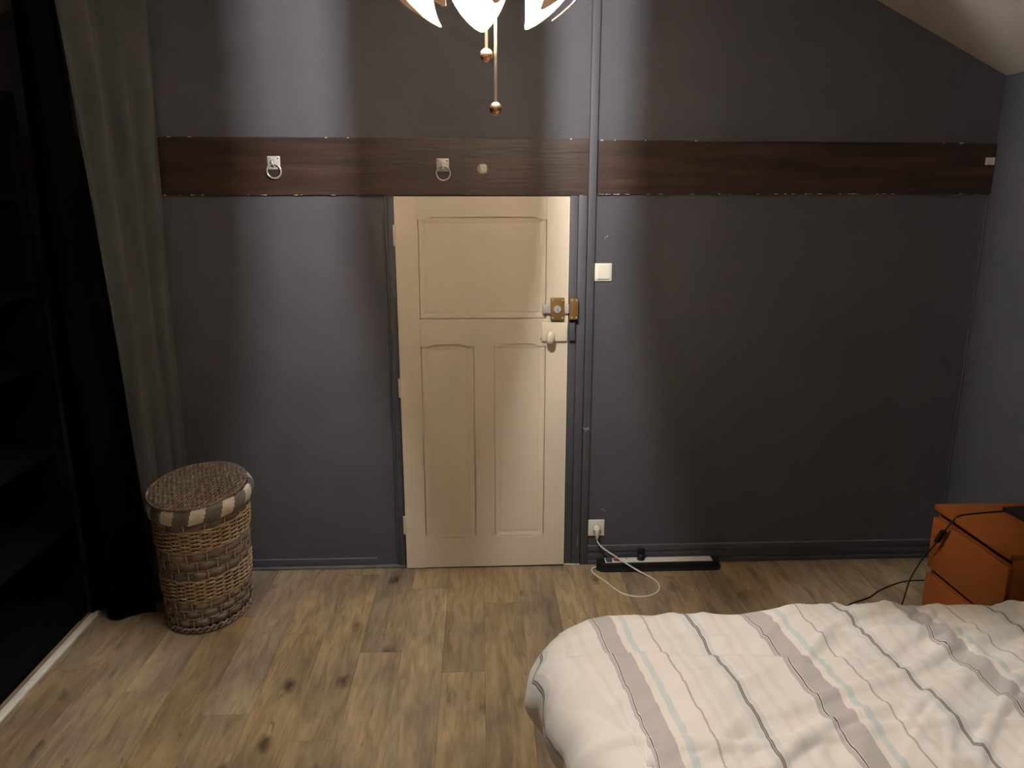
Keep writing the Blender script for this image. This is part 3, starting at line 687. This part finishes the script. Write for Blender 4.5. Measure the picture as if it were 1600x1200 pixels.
for k in range(NS):                      # upright stakes
    MB().tube([ell(ph(k), z_, .0010) for z_ in (.005, .14, .28, .42, .545)], .0032, 6).build('stake', M['willow'], bk, smooth='all')
def strand(z_, phase, r=.0040, amp=.0058, name='willow_strand', mt=None, per=4, parent=None):
    n = NS*per; pts = []
    for i in range(n):
        a = 2*PI*i/n; o_ = .0015+amp*math.cos(NS/2*a+phase*PI)
        pts.append(ell(a, z_+.0008*math.sin(i*1.7+z_*99), o_))
    return MB().tube(pts, r, 5, closed=True).build(name, mt or M['willow'], parent or bk, smooth='all')
def wicker(z0, z1):
    n = round((z1-z0)/.0088)
    for i in range(n): strand(z0+(i+.5)*(z1-z0)/n, i % 2)
    for z_ in (z0-.002, z1+.002): strand(z_, 0, .0048, .0015)
wicker(.145, .238); wicker(.368, .455)
def chips(z0, z1, rows_):
    h = (z1-z0)/rows_
    for r in range(rows_):
        zc = z0+(r+.5)*h; hh = h*.455; n = NS*4; bot = []; top = []; b1 = []
        for i in range(n):
            a = 2*PI*i/n; k_ = a/(2*PI)*NS                       # dips behind every second stake
            w_ = math.cos(PI*(k_+r)) ; o_ = .0010+.0036*max(-1, min(1, w_*1.8))
            bot.append(ell(a, zc-hh, o_)); top.append(ell(a, zc+hh, o_))
        mb = MB().sheet([bot, top], closed=True); mb.build('wood_strip', M['chip'], bk, smooth='all', solid=.0022)
        if r: strand(z0+r*h, r % 2, .0023, .0044)
chips(.032, .143, 3); chips(.241, .365, 3); chips(.459, .505, 1)
for k_, z_ in enumerate((.010, .022)):     # braided foot
    pts = []
    for i in range(160):
        a = 2*PI*i/160; pts.append(ell(a, z_+.004*math.sin(40*a+k_*PI), .004+.004*math.cos(40*a+k_*PI)))
    MB().tube(pts, .0062, 6, closed=True).build('foot_braid', M['bark'], bk, smooth='all')
# checked fabric rim
n = 264; prof = [(-.004, .553), (.006, .560), (.015, .553), (.020, .538), (.021, .520), (.017, .502), (.008, .494), (.000, .497)]
rows = [[ell(2*PI*j/n, z_+.003*math.sin(2*PI*j/n*13+i)*(.3 if i < 3 else 1)+.002*noise.noise(Vector((j*.2, i, 0))), o_+.0025*math.sin(2*PI*j/n*21+i*.6)) for j in range(n)] for i, (o_, z_) in enumerate(prof)]
b = MB().sheet(rows, closed=True)
NP = 11
for fi in range(len(b.f)):
    j = fi % n; row_ = fi//n
    b.mi[fi] = 0 if (((j+row_*.9)/n*NP+.12) % 1.0) < .46 else 1
b.build('fabric_rim', [M['cotton_white'], M['cotton_brown']], bk, smooth='all', solid=.003)
# lid
def lidpt(u, v, h=0.0):
    a, b_ = .262, .188; c_, s_ = math.cos(BROT), math.sin(BROT)
    X_, Y_ = u*a, v*b_; rr = u*u+v*v
    return (bc.x+.0+X_*c_-Y_*s_, bc.y-.008+X_*s_+Y_*c_, .570+.014*(1-rr)+h+.006*u)
lid = MB()
rows = [[lidpt(r*math.cos(2*PI*j/48)*.97, r*math.sin(2*PI*j/48)*.97, -.004) for j in range(48)] for r in (.02, .3, .6, .85, 1)]
rows += [[lidpt(math.cos(2*PI*j/48)*.97, math.sin(2*PI*j/48)*.97, -.010) for j in range(48)]]
l0 = lid.sheet(rows, closed=True).build('lid', M['inner'], bk, smooth='all'); 
wv = MB()
nl = 40
for i in range(nl):
    v = -0.965+1.93*i/(nl-1); hw = math.sqrt(max(0, 1-v*v))*.98; m_ = max(6, int(hw*44)); pts = []
    for k_ in range(m_+1):
        u = -hw+2*hw*k_/m_; pts.append(lidpt(u, v, .0035*math.sin(u*30+i*PI)))
    wv.tube(pts, .0045, 5)
for i in range(19):
    u = -.93+1.86*i/18; hw = math.sqrt(max(0, 1-u*u))*.97; pts = [lidpt(u, -hw+2*hw*k_/14, .0005) for k_ in range(15)]
    wv.tube(pts, .0030, 5)
o = wv.build('lid_weave', M['bark'], l0, smooth='all'); o['kind'] = 'stuff'; o['label'] = 'brown woven wicker of the lid'
for k_ in range(2):
    pts = [lidpt(math.cos(2*PI*i/140)*(1.0+.006*math.cos(35*2*PI*i/140+k_*PI)), math.sin(2*PI*i/140)*(1.0+.006*math.cos(35*2*PI*i/140+k_*PI)), .003*math.sin(35*2*PI*i/140+k_*PI)-.001) for i in range(140)]
    MB().tube(pts, .0048, 6, closed=True).build('lid_braid', M['bark'], l0, smooth='all')

# ------------------------------------------------------------------ pendant lamp
LC = Vector((.03, -1.5, 2.413)); RL = .30
la = thing('pendant_lamp', 'white petal pendant lamp hanging from the ceiling, lit', 'lamp', (LC.x, LC.y, LC.z))
def petal(az0):
    rows = []; n = 26; th0, th1 = math.radians(30.5), math.radians(124)
    for i in range(n+1):
        t = i/n; th = lerp(th0, th1, t); deg = math.degrees(th)
        s_ = min(1, max(0, (deg-30.5)/34)); hw = math.radians(16.8)*(.16+.84*math.sin(s_*PI/2)**.85)
        if i == 0: hw = math.radians(1.6)
        if deg > 100: hw *= 1-.45*((deg-100)/24)**2
        row = []
        for j in range(11):
            f_ = -1+2*j/10; a = az0+hw*f_
            row.append((RL*math.sin(th)*math.sin(a), RL*math.sin(th)*math.cos(a), -RL*math.cos(th)))
        rows.append(row)
    return rows
for k in range(8):
    az = math.radians(-5.2+45*k); rows = petal(az)
    inn = [[tuple(Vector(p)*.993) for p in r] for r in rows]
    loop = lambda g_: g_
    b = MB(); b.sheet(rows); b.sheet([r[::-1] for r in inn])
    # close the rim
    def edge(a, c):
        o_ = len(b.v); b.v += a+c; m_ = len(a); b.f += [(o_+i, o_+i+1, o_+m_+i+1, o_+m_+i) for i in range(m_-1)]; b.mi += [0]*(m_-1)
    edge(rows[0], inn[0]); edge(rows[-1], inn[-1]); edge([r[0] for r in rows], [r[0] for r in inn]); edge([r[-1] for r in rows], [r[-1] for r in inn])
    b.v = [tuple(LC+Vector(p)) for p in b.v]
    o = b.build('petal', M['petal'], la, smooth='all', recalc=False)
    d = Vector((math.sin(az), math.cos(az), 0))
    MB().tube(smoothpath([tuple(LC+Vector((0, 0, .15))+d*.02), tuple(LC+d*.16+Vector((0, 0, .17))), tuple(LC+d*.27+Vector((0, 0, .10)))], 5), .003, 6).build('petal_arm', M['white'], la, smooth='all')
MB().lathe([(.004, ZT-.0005-LC.z), (.004, .20), (.022, .198), (.024, .12), (.020, .062), (.016, .060)], tuple(LC), 20).build('socket_stem', M['white'], la, smooth=True)
MB().lathe([(.05, ZT-.001), (.048, ZT-.02), (.01, ZT-.05)], (LC.x, LC.y, 0), 24).build('ceiling_rose', M['white'], la, smooth=True)
gb = MB().lathe([(.013, .062), (.014, .05), (.028, .02), (.030, 0), (.026, -.018), (.014, -.029), (.002, -.031)], tuple(LC), 20).build('bulb', M['glass'], la, smooth='all')
MB().lathe([(.001, .040), (.012, .037), (.018, .026), (.018, -.004), (.012, -.015), (.001, -.018)], tuple(LC), 12).build('filament', M['filament'], gb, smooth='all')
MB().lathe([(.034, .138), (.034, .16), (.01, .162)], tuple(LC), 24).build('hub', M['white'], la, smooth=True)
for cx_, cy_, zb, lab in ((.025, -1.500, 2.075, 'short pull cord with a copper ball'), (.0465, -1.500, 1.956, 'long pull cord with a copper ball')):
    c = MB().tube([(cx_, cy_, LC.z+.14), (cx_, cy_, zb+.012)], .0036, 8).build('pull_cord', M['white'], la, smooth='all'); c['label'] = lab
    MB().sphere((cx_, cy_, zb), .0158, 20, 12).build('ball', M['copper'], c, smooth='all')
